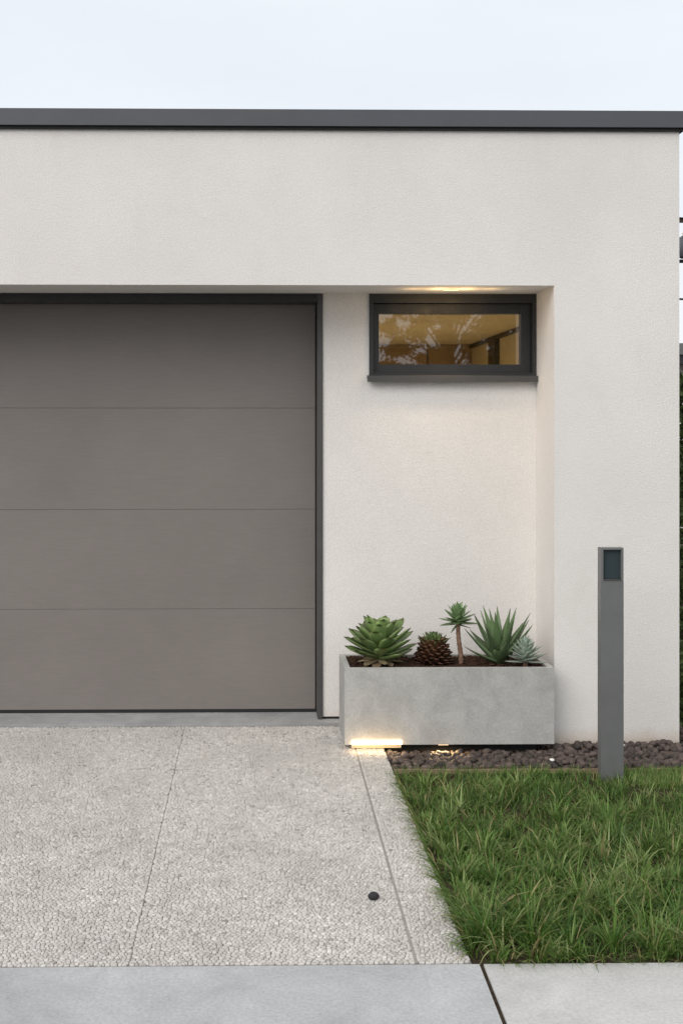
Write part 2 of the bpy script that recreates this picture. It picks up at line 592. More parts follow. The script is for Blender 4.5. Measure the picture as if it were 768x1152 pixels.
# room behind the window
ri0, ri1 = .44, XR - .30
rzc, ryb = 2.41, 4.2
yin = YB + TB + .002
boxes('interior_room', [(ri0, ri1, yin, ryb, rzc, rzc + .05),
                        (ri0, ri1, ryb, ryb + .05, -.05, rzc),
                        (ri1 - .06, ri1 - .001, yin, ryb - .001, .052, rzc - .001),
                        (ri0 - .05, ri0, yin, ryb, -.05, rzc),
                        (ri0, ri1, yin, ryb, -.05, .05)], M['interior'], house)
boxes('wall_panelling', [(ri0 + .02 + i * .52, ri0 + .53 + i * .52, ryb - .04, ryb - .001, .06, rzc - .012) for i in range(3)]
      + [(ri0 + .02, ri1 - .08, ryb - .06, ryb - .041, rzc - .04, rzc - .004)], M['wood'], house, bevel=.004)
boxes('interior_door', [(ri1 - .10, ri1 - .061, 2.96, 3.22, .06, rzc - .035),
                        (ri1 - .085, ri1 - .0615, .9, ryb - .07, rzc - .032, rzc - .004)], M['darkwood'], house)

# linear soffit lamp above the window
lx, ly = X(507, .2), .20
sl = boxes('soffit_lamp', [(lx - .045, lx + .045, ly - .012, ly + .012, ZS - .003, ZS - .0005)], M['white'], house, bevel=.0008)
boxes('diffuser', [(lx - .04, lx + .04, ly - .009, ly + .009, ZS - .0045, ZS - .0032)], emit('warm_diffuser', (1, .72, .36), 1.3), sl)


def lamp(name, typ, loc, power, col, parent, size=.02, rot=None, **kw):
    ld = bpy.data.lights.new(name, typ)
    ld.energy = power
    ld.color = col
    if typ == 'AREA':
        ld.shape = 'RECTANGLE'
        ld.size, ld.size_y = size
    else:
        ld.shadow_soft_size = size
    for k, v in kw.items():
        setattr(ld, k, v)
    o = bpy.data.objects.new(name, ld)
    COL.objects.link(o)
    o.location = Vector(loc) - root_loc(parent)
    o.parent = parent
    if rot: o.rotation_euler = rot
    return o


WARM = (1, .66, .30)
for dx, pw in ((-.21, .12), (-.07, .36), (.07, .36), (.21, .12)):
    lamp('soffit_bulb', 'POINT', (lx + dx, ly - .03, ZS - .058), pw, WARM, house, .012)
lamp('soffit_downlight', 'SPOT', (lx, ly, ZS - .012), 9.0, (1, .74, .45), house, .03, (0, 0, 0), spot_size=R(120), spot_blend=1.0)
lamp('room_lamp', 'AREA', (1.1, 2.4, rzc - .42), 58, (1, .84, .61), house, (.9, 2.2), (0, 0, 0))

# ------------------------------------------------------------------ planter
YP0, YP1 = -.15, .25
px0, px1 = X(387.5, YP0), X(623, YP0)
pz0, pz1 = Z(838, YP0, 400), Z(752, YP0, 400)
planter = empty('concrete_planter', ((px0 + px1) / 2, (YP0 + YP1) / 2, zdrive(-.1)), 'long grey concrete trough planter holding five succulents beside the garage door', 'planter')
T = .030
bm = bmesh.new()
o_ = [(px0, YP0), (px1, YP0), (px1, YP1), (px0, YP1)]
i_ = [(px0 + T, YP0 + T), (px1 - T, YP0 + T), (px1 - T, YP1 - T), (px0 + T, YP1 - T)]
ov0 = [bm.verts.new((*p, pz0)) for p in o_]
ov1 = [bm.verts.new((*p, pz1)) for p in o_]
iv1 = [bm.verts.new((*p, pz1)) for p in i_]
iv0 = [bm.verts.new((*p, pz1 - .10)) for p in i_]
for k in range(4):
    j = (k + 1) % 4
    bm.faces.new((ov0[k], ov0[j], ov1[j], ov1[k]))
    bm.faces.new((ov1[k], ov1[j], iv1[j], iv1[k]))
    bm.faces.new((iv1[k], iv1[j], iv0[j], iv0[k]))
bm.faces.new(ov0[::-1]); bm.faces.new(iv0)
from_bm('planter_box', bm, M['planter'], planter, bevel=.004, seg=3)
# soil: uneven sheet with bark chips in one mesh
zsoil = pz1 - .020
nx, ny = 120, 40
xs = np.linspace(px0 + T + .001, px1 - T - .001, nx)
ysn = np.linspace(YP0 + T + .001, YP1 - T - .001, ny)
gx, gy = np.meshgrid(xs, ysn)
gz = zsoil + RNG.normal(0, .0035, gx.shape) + .006 * np.sin(gx * 9) * np.sin(gy * 14 + 1) + .010 * (gy - YP0) / .4
V = np.stack([gx, gy, gz], -1).reshape(-1, 3)
ii = (np.arange(ny - 1)[:, None] * nx + np.arange(nx - 1)[None]).ravel()
L = np.stack([ii, ii + 1, ii + nx + 1, ii + nx], 1)
vl, ll, szs = [V], [L.ravel()], [np.full(len(L), 4)]
base = len(V)
for k in range(420):                                     # bark chips
    c = np.array([RNG.uniform(px0 + T + .01, px1 - T - .01), RNG.uniform(YP0 + T + .01, YP1 - T - .01), zsoil + RNG.uniform(.002, .012)])
    s = np.array([RNG.uniform(.006, .016), RNG.uniform(.004, .008), RNG.uniform(.002, .005)])
    cub = np.array([(x, y, z) for x in (-1, 1) for y in (-1, 1) for z in (-1, 1)]) * s * RNG.uniform(.6, 1, (8, 3))
    an = RNG.uniform(0, 6.28); tl_ = RNG.uniform(-.5, .5)
    rz = np.array([[math.cos(an), -math.sin(an), 0], [math.sin(an), math.cos(an), 0], [0, 0, 1]])
    rx = np.array([[1, 0, 0], [0, math.cos(tl_), -math.sin(tl_)], [0, math.sin(tl_), math.cos(tl_)]])
    vl.append(cub @ rx.T @ rz.T + c)
    fc = np.array([(0, 1, 3, 2), (4, 6, 7, 5), (0, 4, 5, 1), (2, 3, 7, 6), (0, 2, 6, 4), (1, 5, 7, 3)]) + base
    ll.append(fc.ravel()); szs.append(np.full(6, 4)); base += 8
np_mesh('potting_soil', np.concatenate(vl), np.concatenate(ll), np.concatenate(szs), M['soil'], planter)
boxes('plinth', [(px0 + .07, px1 - .07, YP0 + .09, YP1 - .04, .0, pz0 - .001)], M['rubber'], planter)
# LED strip on the lower front edge; cream block below paints the warm-lit gap
ex0, ex1 = X(395.5, YP0), X(451.5, YP0)
strip = boxes('light_strip', [(ex0, ex1, YP0 - .006, YP0 - .0005, Z(837.5, YP0, 420), Z(833, YP0, 420))], emit('led_lens', (1, .70, .36), 9.0), planter, bevel=.001)
boxes('lit_gap_block', [(ex0, ex1, YP0 + .022, YP0 + .045, zdrive(YP0) + .004, pz0 - .0005)], painted_metal('lit_gap_cream', (.72, .62, .46), .5, .1), planter)
for k in range(4):
    lamp('led_light', 'POINT', (ex0 + (ex1 - ex0) * (k + .5) / 4, YP0 - .055, zdrive(YP0) + .026), .10, (1, .66, .30), planter, .007)
sx = X(499, YP0)
boxes('under_light', [(sx - .025, sx + .025, YP0 + .016, YP0 + .04, pz0 - .008, pz0 - .0008)], emit('under_lens', (1, .66, .28), .75), planter)
lamp('under_led', 'AREA', (sx, YP0 + .006, pz0 - .006), .75, (1, .68, .32), planter, (.07, .01), (R(-20), 0, 0))


# ------------------------------------------------------------------ succulents
def leaf_arrays(L, w, t, prof, e0, bend, cup, az, org, rnd, age, ns=9, twist=0.0, roll=0.0):
    """one thick pointed leaf; e0 start elevation, bend added along the length (radians)"""
    vv = [-1, -.55, 0, .55, 1, .6, 0, -.6]
    top = [1, 1, 1, 1, 1, 0, 0, 0]
    pts, col = [], []
    p = np.zeros(2)
    ds = L / (ns - 1)
    ca, sa = math.cos(az), math.sin(az)
    for i in range(ns):
        s = i / (ns - 1)
        e = e0 + bend * s
        if i: p = p + np.array([math.cos(e), math.sin(e)]) * ds
        W = w * .5 * prof(s)
        tt = t * (1 - s) ** .6 * (.55 + .45 * (1 - s)) + .0006
        up = np.array([-math.sin(e), math.cos(e)])
        for v, tp in zip(vv, top):
            h = cup * W * v * v
            h += tt * .18 * (1 - v * v) if tp else -tt * (1 - v * v) ** .7
            side = W * v
            q = p + up * h
            sd = side + twist * L * s * s
            r_, z_ = q
            pts.append((org[0] + r_ * ca - sd * sa, org[1] + r_ * sa + sd * ca, org[2] + z_))
            col.append((rnd, s, abs(v), age))
    faces, sz = [], []
    for i in range(ns - 1):
        for k in range(8):
            faces += [i * 8 + k, i * 8 + (k + 1) % 8, (i + 1) * 8 + (k + 1) % 8, (i + 1) * 8 + k]
            sz.append(4)
    faces += list(range(8)); sz.append(8)
    faces += [(ns - 1) * 8 + k for k in range(7, -1, -1)]; sz.append(8)
    return np.array(pts), np.array(col), faces, sz


def build_leaves(name, specs, m, parent=None, origin=None):
    V, C, F_, S = [], [], [], []
    b = 0
    for s in specs:
        v, c, f, z = leaf_arrays(**s)
        V.append(v); C.append(c); F_ += [q + b for q in f]; S += z
        b += len(v)
    return np_mesh(name, np.concatenate(V), F_, S, m, parent, origin, True, np.concatenate(C))


def spoon(s):     # broad succulent leaf, widest past the middle, short point
    return max(.02, (.56 + .80 * s - .30 * s * s) * (1 if s < .66 else max(0, 1 - ((s - .66) / .34) ** 2.6)))


def lance(s):
    return max(.015, (.75 + .7 * s) * (1 - s ** 2.2))


def blade(s):
    return max(.012, (.85 + .55 * s) * (1 - s) ** .8 if s > .25 else .85 + .15 * s / .25 * .0 + .0 + (.0))


def blade2(s):
    return max(.012, min(1.0, .82 + .7 * s) * (1 - s ** 1.5))


GA = 2.399963
U = RNG.uniform
SZ = zsoil + .008


def rosette(n, org, Lr, er, wr, tr, hr, prof, bend, cup, a0=.3, jit=.07, age_pow=1.0, lpow=1.0):
    out = []
    for i in range(n):
        f = i / (n - 1)
        g = f ** lpow
        lerp = lambda q: q[0] + (q[1] - q[0]) * g
        out.append(dict(L=lerp(Lr) * U(.92, 1.07), w=lerp(wr) * U(.9, 1.08), t=lerp(tr), prof=prof,
                        e0=lerp(er) + U(-jit, jit), bend=lerp(bend) if hasattr(bend, '__len__') else bend, cup=cup,
                        az=a0 + i * GA + U(-.1, .1), org=(org[0], org[1], org[2] + lerp(hr)),
                        rnd=U(0, 1), age=f ** age_pow, twist=U(-.06, .06)))
    return out


# 1 big green rosette
c1 = at(427, 747, .04)
p1 = empty('rosette_succulent', (c1.x, .04, SZ), 'large broad-leaved green rosette succulent at the left end of the trough', 'succulent')
sp = rosette(22, (c1.x, .04, SZ + .03), (.215, .205), (R(-4), R(30)), (.088, .092), (.014, .013), (.0, .05), spoon, (.42, .34), .30, .4, .06)
sp += rosette(15, (c1.x, .04, SZ + .075), (.19, .165), (R(34), R(62)), (.094, .088), (.012, .010), (.0, .03), spoon, (.14, .02), .34, 1.3, .07)
sp += rosette(9, (c1.x, .04, SZ + .10), (.145, .10), (R(66), R(86)), (.070, .050), (.010, .008), (.0, .02), spoon, 0.0, .34, 2.2, .05)
for k, q in enumerate(sp): q['age'] = (k / len(sp)) ** 1.2
build_leaves('green_leaves', sp, M['leaf_big'], p1)
build_leaves('dry_leaves', rosette(9, (c1.x, .04, SZ + .016), (.13, .12), (R(-8), R(-2)), (.052, .05), (.007, .006), (0, .008), spoon, -.05, .35, -1.9, .05), M['leaf_dry'], p1)

# 2 brown cone
c2 = at(487, 747, .05)
p2 = empty('cone_succulent', (c2.x, .05, SZ), 'small brown pine-cone-like succulent with a green top in the trough', 'succulent')
sp = []
n = 96
for i in range(n):
    f = i / (n - 1)
    rad = .050 * (1 - .55 * f ** 1.6)
    az = i * GA
    sp.append(dict(L=(.062 - .006 * f) * U(.9, 1.1), w=.060 - .014 * f, t=.006, prof=spoon, e0=R(-12 + 30 * f) + U(-.08, .08), bend=.55, cup=.40, az=az,
                   org=(c2.x + rad * math.cos(az), .05 + rad * math.sin(az), SZ - .004 + .112 * f), rnd=U(0, 1), age=f ** 2, ns=7))
build_leaves('brown_scales', sp, M['leaf_cone'], p2)
sp = []
for i in range(44):
    f = i / 43
    rad = .030 * (1 - f)
    az = i * GA
    sp.append(dict(L=.080 - .026 * f, w=.030 - .008 * f, t=.006, prof=lance, e0=R(22 + 60 * f) + U(-.08, .08), bend=.25, cup=.35, az=az,
                   org=(c2.x + rad * math.cos(az), .05 + rad * math.sin(az), SZ + .092 + .022 * f), rnd=U(0, 1), age=f, ns=7))
build_leaves('green_crown', sp, M['leaf_cone_green'], p2)
bm = bmesh.new()
add_tube(bm, [(c2.x, .05, SZ - .02), (c2.x, .05, SZ + .05), (c2.x, .05, SZ + .11)], [.052, .048, .02], 14)
from_bm('core', bm, M['leaf_cone'], p2, smooth=True)

# 3 stalked rosette
c3 = at(518, 748, .06)
h3 = at(514.5, 701, .06)
p3 = empty('stalked_succulent', (c3.x, .06, SZ), 'tall succulent with one green rosette on a thin bare red-brown stalk', 'succulent')
bm = bmesh.new()
pts, rad = [], []
for k in range(22):
    s = k / 21
    pts.append((c3.x + (h3.x - c3.x) * (s ** 1.2) + .003 * math.sin(s * 7), .06 + .004 * math.sin(s * 5), SZ - .02 + (h3.z - SZ + .035) * s))
    rad.append(.0135 - .003 * s + .0012 * math.sin(k * 2.6))
add_tube(bm, pts, rad, 12)
from_bm('stalk', bm, M['stem'], p3, smooth=True)
build_leaves('rosette_leaves', rosette(30, (h3.x, .06, h3.z), (.112, .080), (R(-12), R(80)), (.046, .036), (.008, .007), (.0, .034), lance, (.16, .03), .25, 1.1, .08)
             + [dict(L=.062, w=.02, t=.005, prof=lance, e0=R(-38), bend=-.2, cup=.2, az=3.6, org=(h3.x, .06, h3.z - .008), rnd=.2, age=0),
                dict(L=.075, w=.022, t=.005, prof=lance, e0=R(-14), bend=.0, cup=.2, az=-.3, org=(h3.x, .06, h3.z - .006), rnd=.3, age=0)], M['leaf_tree'], p3)

# 4 aloe-like fan
c4 = at(562, 746, .06)
p4 = empty('aloe_plant', (c4.x, .06, SZ), 'spiky aloe with long upright blue-green blades in the trough', 'succulent')
sp = []
n = 21
for i in range(n):
    f = i / (n - 1)
    az = 2.2 + i * GA + U(-.12, .12)
    e = R(33) + (R(84) - R(38)) * f ** .85 + U(-.06, .06)
    sp.append(dict(L=(.255 + .040 * math.sin(f * 2.4)) * U(.93, 1.06), w=.078 - .014 * f, t=.015, prof=blade2, e0=e, bend=.16 * (1 - f) + U(-.05, .05), cup=.42, az=az,
                   org=(c4.x + .012 * math.cos(az), .06 + .012 * math.sin(az), SZ + .012 * f), rnd=U(0, 1), age=f, ns=11, twist=U(-.03, .03)))
sp.append(dict(L=.235, w=.056, t=.011, prof=blade2, e0=R(16), bend=.30, cup=.4, az=math.pi + .25, org=(c4.x, .05, SZ), rnd=.5, age=0, ns=11))
sp.append(dict(L=.15, w=.062, t=.012, prof=spoon, e0=R(22), bend=.5, cup=.35, az=-1.9, org=(c4.x, .04, SZ + .004), rnd=.6, age=.2, ns=11))
build_leaves('blade_leaves', sp, M['leaf_blade'], p4)

# 5 grey-blue rosette
c5 = at(590.5, 747, -.055)
p5 = empty('grey_rosette_succulent', (c5.x, -.055, SZ), 'small pale grey-blue rosette succulent in the right corner of the trough', 'succulent')
build_leaves('grey_leaves', rosette(52, (c5.x, -.055, SZ + .020), (.116, .066), (R(-4), R(82)), (.046, .028), (.009, .006), (.006, .076), lance, (.22, .0), .3, .9, .08, 1.0), M['leaf_grey'], p5)
bm = bmesh.new()
add_tube(bm, [(c5.x, -.055, SZ - .02), (c5.x, -.055, SZ + .06)], [.014, .010], 10)
from_bm('stem', bm, M['stem'], p5, smooth=True)

# ------------------------------------------------------------------ driveway
E0 = ground_at(530.5, 1083.5, zdrive)           # right front corner
E1 = ground_at(433, 845, zdrive)
ex = lambda y: E0.x + (E1.x - E0.x) * (y - E0.y) / (E1.y - E0.y)
YD0 = E0.y
DX0 = -4.45
bm = bmesh.new()
ya, yb = E0.y, YD1 - .004
ym = YP1
outline = [(DX0, ya), (ex(ya), ya), (ex(YP0 + .12), YP0 + .12), (ex(YP0 + .12), YP0 + .121), (xt1 + .05, yb - .05), (xt1 + .05, yb), (DX0, yb)]
top = [bm.verts.new((x, y, zdrive(y) - .004)) for x, y in outline]
bot = [bm.verts.new((x, y, -.12)) for x, y in outline]
bm.faces.new(top); bm.faces.new(bot[::-1])
for i in range(len(top)):
    j = (i + 1) % len(top)
    bm.faces.new((top[i], bot[i], bot[j], top[j]))
drive = from_bm('driveway', bm, M['grout'])
tag(drive, kind='structure')

# joints of the paving
def joint(p, q):
    a_, b_ = ground_at(*p, zdrive), ground_at(*q, zdrive)
    return (a_.x, a_.y, b_.x, b_.y)
JL = [(*joint((468, 1082), (398, 836)), .0085), (*joint((146, 1082), (208, 818)), .0008)]
JFROM = ya + .002
JT = [(ground_at(300, py, zdrive).y, w) for py, w in ((1034, .0006), (977, .0006))]

a = Mat('joint_mortar', rough=.9, spec=.2)
a.color(a.ramp(a.noise(45, 5, .7), [(.3, (.235, .22, .20)), (.7, (.34, .322, .30))]))
bm = bmesh.new()
for (xa_, ya_, xb_, yb_, w), y0_ in zip(JL, (ya + .002, JFROM)):
    xf = lambda y: xa_ + (xb_ - xa_) * (y - ya_) / (yb_ - ya_)
    y1_ = yb - .006 if w < .005 else YP0 + .08
    h_ = w / 2 + (.0012 if w > .005 else .0)
    bm.faces.new([bm.verts.new(p) for p in ((xf(y0_) - h_, y0_, zdrive(y0_) - .0012), (xf(y0_) + h_, y0_, zdrive(y0_) - .0012), (xf(y1_) + h_, y1_, zdrive(y1_) - .0012), (xf(y1_) - h_, y1_, zdrive(y1_) - .0012))])
tag(from_bm('driveway_joint', bm, a.m), kind='structure')
SP = .0160
def pebbles(x0, x1):
    cols_, rows_ = int((x1 - x0) / SP), int((yb - ya) / (SP * .94))
    I, J = np.meshgrid(np.arange(-2, cols_ + 2), np.arange(-2, rows_ + 2))
    Pp = np.stack([x0 + (I + .5 * (J % 2) + RNG.uniform(-.42, .42, I.shape)) * SP, ya + (J + RNG.uniform(-.42, .42, I.shape)) * SP * .94], -1)
    # stones keep clear of the joint lines, so that these stay straight
    for (xa_, ya_, xb_, yb_, w) in JL + [(-4, yj, 4, yj, w_) for yj, w_ in JT] + [(-4, ya + .001, 4, ya + .001, .001)]:
        nv_ = np.array([yb_ - ya_, xa_ - xb_]); nv_ = nv_ / np.linalg.norm(nv_)
        dist = Pp @ nv_ - (xa_ * nv_[0] + ya_ * nv_[1])
        d0 = w / 2 + SP * .36
        new = np.where(np.abs(dist) < d0 + .004, np.sign(dist) * (d0 + .004 * np.abs(dist) / (d0 + .004)), dist)
        Pp = Pp + (new - dist)[..., None] * nv_
    H, W = I.shape
    K = 14
    ang = np.arange(K) / K * 2 * np.pi
    D = np.stack([np.cos(ang), np.sin(ang)], -1)
    rad = np.full((H, W, K), SP * .88)
    for dj in (-2, -1, 0, 1, 2):
        for di in (-2, -1, 0, 1, 2):
            if di == 0 and dj == 0: continue
            q = np.roll(Pp, (-dj, -di), (0, 1)) - Pp
            d2 = (q ** 2).sum(-1)
            dd = q @ D.T
            r_ = np.where(dd > 1e-6, d2[..., None] / 2 / np.maximum(dd, 1e-6), 9)
            rad = np.minimum(rad, r_)
    P2 = Pp[2:-2, 2:-2].reshape(-1, 2)
    rad = rad[2:-2, 2:-2].reshape(-1, K)
    # straight joints, edges: cut the cells with half planes
    n0 = len(P2)
    def cut(rad, px_, py_, nx_, ny_, c_, w):
        dist = px_ * nx_ + py_ * ny_ - c_                      # signed distance to the line
        sgn = np.sign(dist)
        dn = (D[:, 0] * nx_ + D[:, 1] * ny_)[None] * -sgn[:, None]
        lim = np.where(dn > 1e-4, np.maximum(np.abs(dist) - np.asarray(w) / 2, 0)[:, None] / np.maximum(dn, 1e-4), 9)
        return np.minimum(rad, lim), np.abs(dist) > w / 2 + .0006
    rad = .88 * rad + .06 * (np.roll(rad, 1, 1) + np.roll(rad, -1, 1))
    rad = rad * RNG.uniform(.91, .99, (n0, 1)) - .0004
    keep = np.ones(n0, bool)
    lines = [(xa_, ya_, xb_, yb_, w) for (xa_, ya_, xb_, yb_, w) in JL] + [(-4, yj, 4, yj, w) for yj, w in JT]
    lines += [(ex(ya), ya, ex(ya + 1), ya + 1, .002), (-4, ya + .002, 4, ya + .002, .002), (-4, yb - .002, 4, yb - .002, .002)]
    for (xa_, ya_, xb_, yb_, w) in lines:
        nv_ = np.array([yb_ - ya_, xa_ - xb_]); nv_ = nv_ / np.linalg.norm(nv_)
        wv = w
        r2_, k_ = cut(rad, P2[:, 0], P2[:, 1], nv_[0], nv_[1], xa_ * nv_[0] + ya_ * nv_[1], wv)
        rad = r2_; keep &= k_
    mr = rad.mean(1)
    keep &= (mr > .0016)
    keep &= (P2[:, 0] < np.array([ex(y) for y in P2[:, 1]])) & (P2[:, 1] > ya) & (P2[:, 1] < yb - .003) & (P2[:, 0] > DX0 + .02)
    keep &= ~((P2[:, 1] > YP0 + .10) & (P2[:, 0] > px0 + .12))
    P2, rad = P2[keep], rad[keep]
    n = len(P2)
    hz = RNG.uniform(.0032, .0052, n)
    tx = RNG.normal(0, .09, (n, 2))
    rings = []
    zb_ = np.array(ZD0 + (ZD1 - ZD0) * (P2[:, 1] - (-2.53)) / (YD1 + 2.53))
    for fr, hh in ((1.0, -.0045), (.95, .66), (.68, 1.0)):
        xy = P2[:, None] + D[None] * (rad * fr)[..., None]
        zz = (zb_[:, None] - .0045) + (0 if hh < 0 else 1) * (hz[:, None] * hh) + .0005
        off = (D[None] * (rad * fr)[..., None])
        zz = zz + (off * tx[:, None]).sum(-1) * (0 if hh < 0 else 1)
        if hh > 0: zz = zz + .0008 + 0 * zz
        rings.append(np.concatenate([xy, zz[..., None]], -1))
    apex = np.concatenate([P2, (zb_ - .0045 + hz + .0013)[:, None]], -1)[:, None]
    Vv = np.concatenate(rings + [apex], 1)
    nv = 3 * K + 1
    fc, sz = [], []
    for rr in range(2):
        for k in range(K):
            fc.append([rr * K + k, rr * K + (k + 1) % K, (rr + 1) * K + (k + 1) % K, (rr + 1) * K + k])
    fq = np.array(fc)
    ft = np.array([[2 * K + k, 2 * K + (k + 1) % K, 3 * K] for k in range(K)])
    base_ = (np.arange(n) * nv)[:, None, None]
    lq = (fq[None] + base_).reshape(n, -1)
    lt = (ft[None] + base_).reshape(n, -1)
    loops = np.concatenate([lq, lt], 1).ravel()
    sizes = np.tile(np.concatenate([np.full(len(fq), 4), np.full(len(ft), 3)]), n)
    tint = np.zeros((n, nv, 4)); tint[..., 0] = np.clip(RNG.beta(1.9, 1.8, n), 0, 1)[:, None]; tint[..., 3] = 1
    return Vv.reshape(-1, 3), loops, sizes, tint.reshape(-1, 4)


v, l, s, t = pebbles(-2.3, E0.x + .1)
peb = np_mesh('driveway_pebbles', v, l, s, M['pebble'], None, (0, 0, 0), True, t)
tag(peb, 'cream and grey pebbles set close together in the driveway surface', 'pebbles', kind='stuff')

# pavement slabs in front
jt0 = ground_at(541, 1084, lambda y: 0.0)
jt1 = ground_at(567, 1150, lambda y: 0.0)
jx = lambda y: jt0.x + (jt1.x - jt0.x) * (y - jt0.y) / (jt1.y - jt0.y)
ys1, ys0 = ya - .008, -4.15
for nm, pl in (('pavement', [(-1.55, ys0), (jx(ys0) - .007, ys0), (jx(ys1) - .007, ys1), (-1.55, ys1)]),
               ('pavement', [(jx(ys0) + .007, ys0), (2.75, ys0), (2.75, ys1), (jx(ys1) + .007, ys1)]),
               ('pavement', [(-4.8, ys0), (-1.564, ys0), (-1.564, ys1), (-4.8, ys1)]),
               ('pavement', [(2.764, ys0), (8, ys0), (8, ys1), (2.764, ys1)])):
    bm = bmesh.new()
    add_prism_z(bm, pl, -.12, .0)
    tag(from_bm(nm, bm, M['slab_pale'] if pl[1][0] in (2.75, 8) else M['slab'], bevel=.006, seg=3), kind='structure')
bm = bmesh.new()
add_box(bm, -60, 60, -4.30, -4.155, -.3, .002)
tag(from_bm('kerb', bm, M['slab'], bevel=.015), kind='structure')
bm = bmesh.new()
add_box(bm, -80, 80, -11.0, -4.302, -.3, -.12)
tag(from_bm('road', bm, M['asphalt']), kind='structure')
bm = bmesh.new()
add_box(bm, -60, 60, -11.15, -11.002, -.3, .0)
tag(from_bm('kerb', bm, M['slab'], bevel=.015), kind='structure')
bm = bmesh.new()
add_prism_z(bm, [(jx(ys0) - .0065, ys0 + .01), (jx(ys0) + .0065, ys0 + .01), (jx(ys1) + .0065, ys1 - .002), (jx(ys1) - .0065, ys1 - .002)], -.1, -.007)
tag(from_bm('pavement_joint', bm, M['lawnsoil']), kind='structure')
# ground to the horizon
bm = bmesh.new()
bm.faces.new([bm.verts.new(p) for p in ((-400, -400, -.19), (400, -400, -.19), (400, 400, -.19), (-400, 400, -.19))])
tag(from_bm('ground', bm, M['lawnsoil']), kind='structure')


# ------------------------------------------------------------------ lawn bed, gravel bed
def zlawn(y):
    return -.012 + .034 * (y - ya) / (-.47 - ya)
YE = -.465                                       # back edge of the lawn
LX1 = 3.4
def sheet(name, x0f, x1, y0, y1, zf, m, nx=60, ny=50, amp=.004, kind='structure'):
    V = []
    for j in range(ny):
        y = y0 + (y1 - y0) * j / (ny - 1)
        for i in range(nx):
            x = x0f(y) + (x1 - x0f(y)) * i / (nx - 1)
            V.append((x, y, zf(y) + RNG.normal(0, amp)))
    ii = (np.arange(ny - 1)[:, None] * nx + np.arange(nx - 1)[None]).ravel()
    Lq = np.stack([ii, ii + 1, ii + nx + 1, ii + nx], 1)
    o = np_mesh(name, V, Lq, np.full(len(Lq), 4), m, None, (0, 0, 0), True)
    return tag(o, kind=kind)
sheet('lawn_soil', lambda y: ex(y) + .004, LX1, ya - .004, YE, zlawn, M['lawnsoil'], 130, 110, .005)
sheet('gravel_bed', lambda y: min(ex(y), ex(YP0 + .12)) + .004, LX1, YE + .02, YB - .02, lambda y: .024 - .01 * (y > .1), M['lawnsoil'], 60, 30, .002)
bm = bmesh.new()
e_pts = []
for k in range(40):
    x = ex(YE) + .01 + (LX1 - ex(YE)) * k / 39
    e_pts.append((x, YE + .010 + .004 * math.sin(x * 3.1) + .002 * math.sin(x * 11)))
fr = [bm.verts.new((x, y - .007, .040)) for x, y in e_pts]
bk = [bm.verts.new((x, y + .008, .040)) for x, y in e_pts]
f0 = [bm.verts.new((x, y - .007, -.06)) for x, y in e_pts]
b0 = [bm.verts.new((x, y + .008, -.06)) for x, y in e_pts]
for k in range(39):
    bm.faces.new((fr[k], fr[k + 1], bk[k + 1], bk[k]))
    bm.faces.new((f0[k], f0[k + 1], fr[k + 1], fr[k]))
    bm.faces.new((bk[k], bk[k + 1], b0[k + 1], b0[k]))
edg = from_bm('lawn_edging', bm, M['tan'])
tag(edg, 'thin tan edging strip between the dark gravel and the lawn', 'edging')


def stone_protos(n, angular):
    out = []
    for k in range(n):
        b = bmesh.new()
        bmesh.ops.create_icosphere(b, subdivisions=2 if not angular else 2, radius=1)
        co = np.array([v.co for v in b.verts])
        fc = np.array([[v.index for v in f.verts] for f in b.faces])
        b.free()
        nn = RNG.normal(size=(11 if angular else 8, 3)); nn /= np.linalg.norm(nn, axis=1)[:, None]
        dd = RNG.uniform(.55, .85, len(nn)) if angular else RNG.uniform(.72, .95, len(nn))
        proj = co @ nn.T
        r_ = np.minimum(1.0, np.where(proj > 1e-3, dd / np.maximum(proj, 1e-3), 9).min(1))
        co = co * r_[:, None] * RNG.uniform((.8, .65, .5), (1.1, .9, .75))
        out.append((co, fc))
    return out


def rotm(a, b, c):
    return np.array(Matrix.Rotation(a, 3, 'Z') @ Matrix.Rotation(b, 3, 'X') @ Matrix.Rotation(c, 3, 'Y'))


protos = stone_protos(26, True) + stone_protos(14, False)
V, Fs, T_ = [], [], []
b = 0
def put_stone(x, y, z, r, tint):
    global b
    k = int(U(0, 26)) if x < 1.15 or U(0, 1) < .55 else int(26 + U(0, 14))
    co, fc = protos[k]
    V.append((co * r) @ rotm(U(0, 6.3), U(-.6, .6), U(-.6, .6)).T + (x, y, z))
    Fs.append(fc + b)
    tt = np.zeros((len(co), 4)); tt[:, 0] = tint; tt[:, 3] = 1
    T_.append(tt)
    b += len(co)
sp_ = .036
yy = YE + .035
layers = ((.030, .024), (.043, .0255))
for li, (zz, rr) in enumerate(layers):
    y = YE + .032
    while y < .34:
        x = min(ex(y), ex(YP0 + .1)) + .022
        while x < LX1:
            inside_plinth = px0 + .05 < x < px1 - .05 and y > YP0 + .07
            in_pier = XP - .03 < x < XR + .02 and y > -.022
            niche_hidden = x < XR and y > .05
            if not (inside_plinth or in_pier or niche_hidden) and (li == 0 or U(0, 1) < .8):
                zc_ = zz + U(-.004, .006)
                r_ = rr * U(.75, 1.3)
                under = px0 < x < px1 + .01 and y > YP0 - .02
                if under:
                    zc_ = min(zc_, pz0 - .03); r_ = min(r_, .018)
                    if li == 1:
                        x += sp_; continue
                zc_ += .010 if (x > px1 + .01 and y > -.12) else 0
                put_stone(x + U(-.011, .011), y + U(-.011, .011), zc_, r_, U(0, 1) ** 1.3)
            x += sp_ * U(.85, 1.15)
        y += sp_ * .9
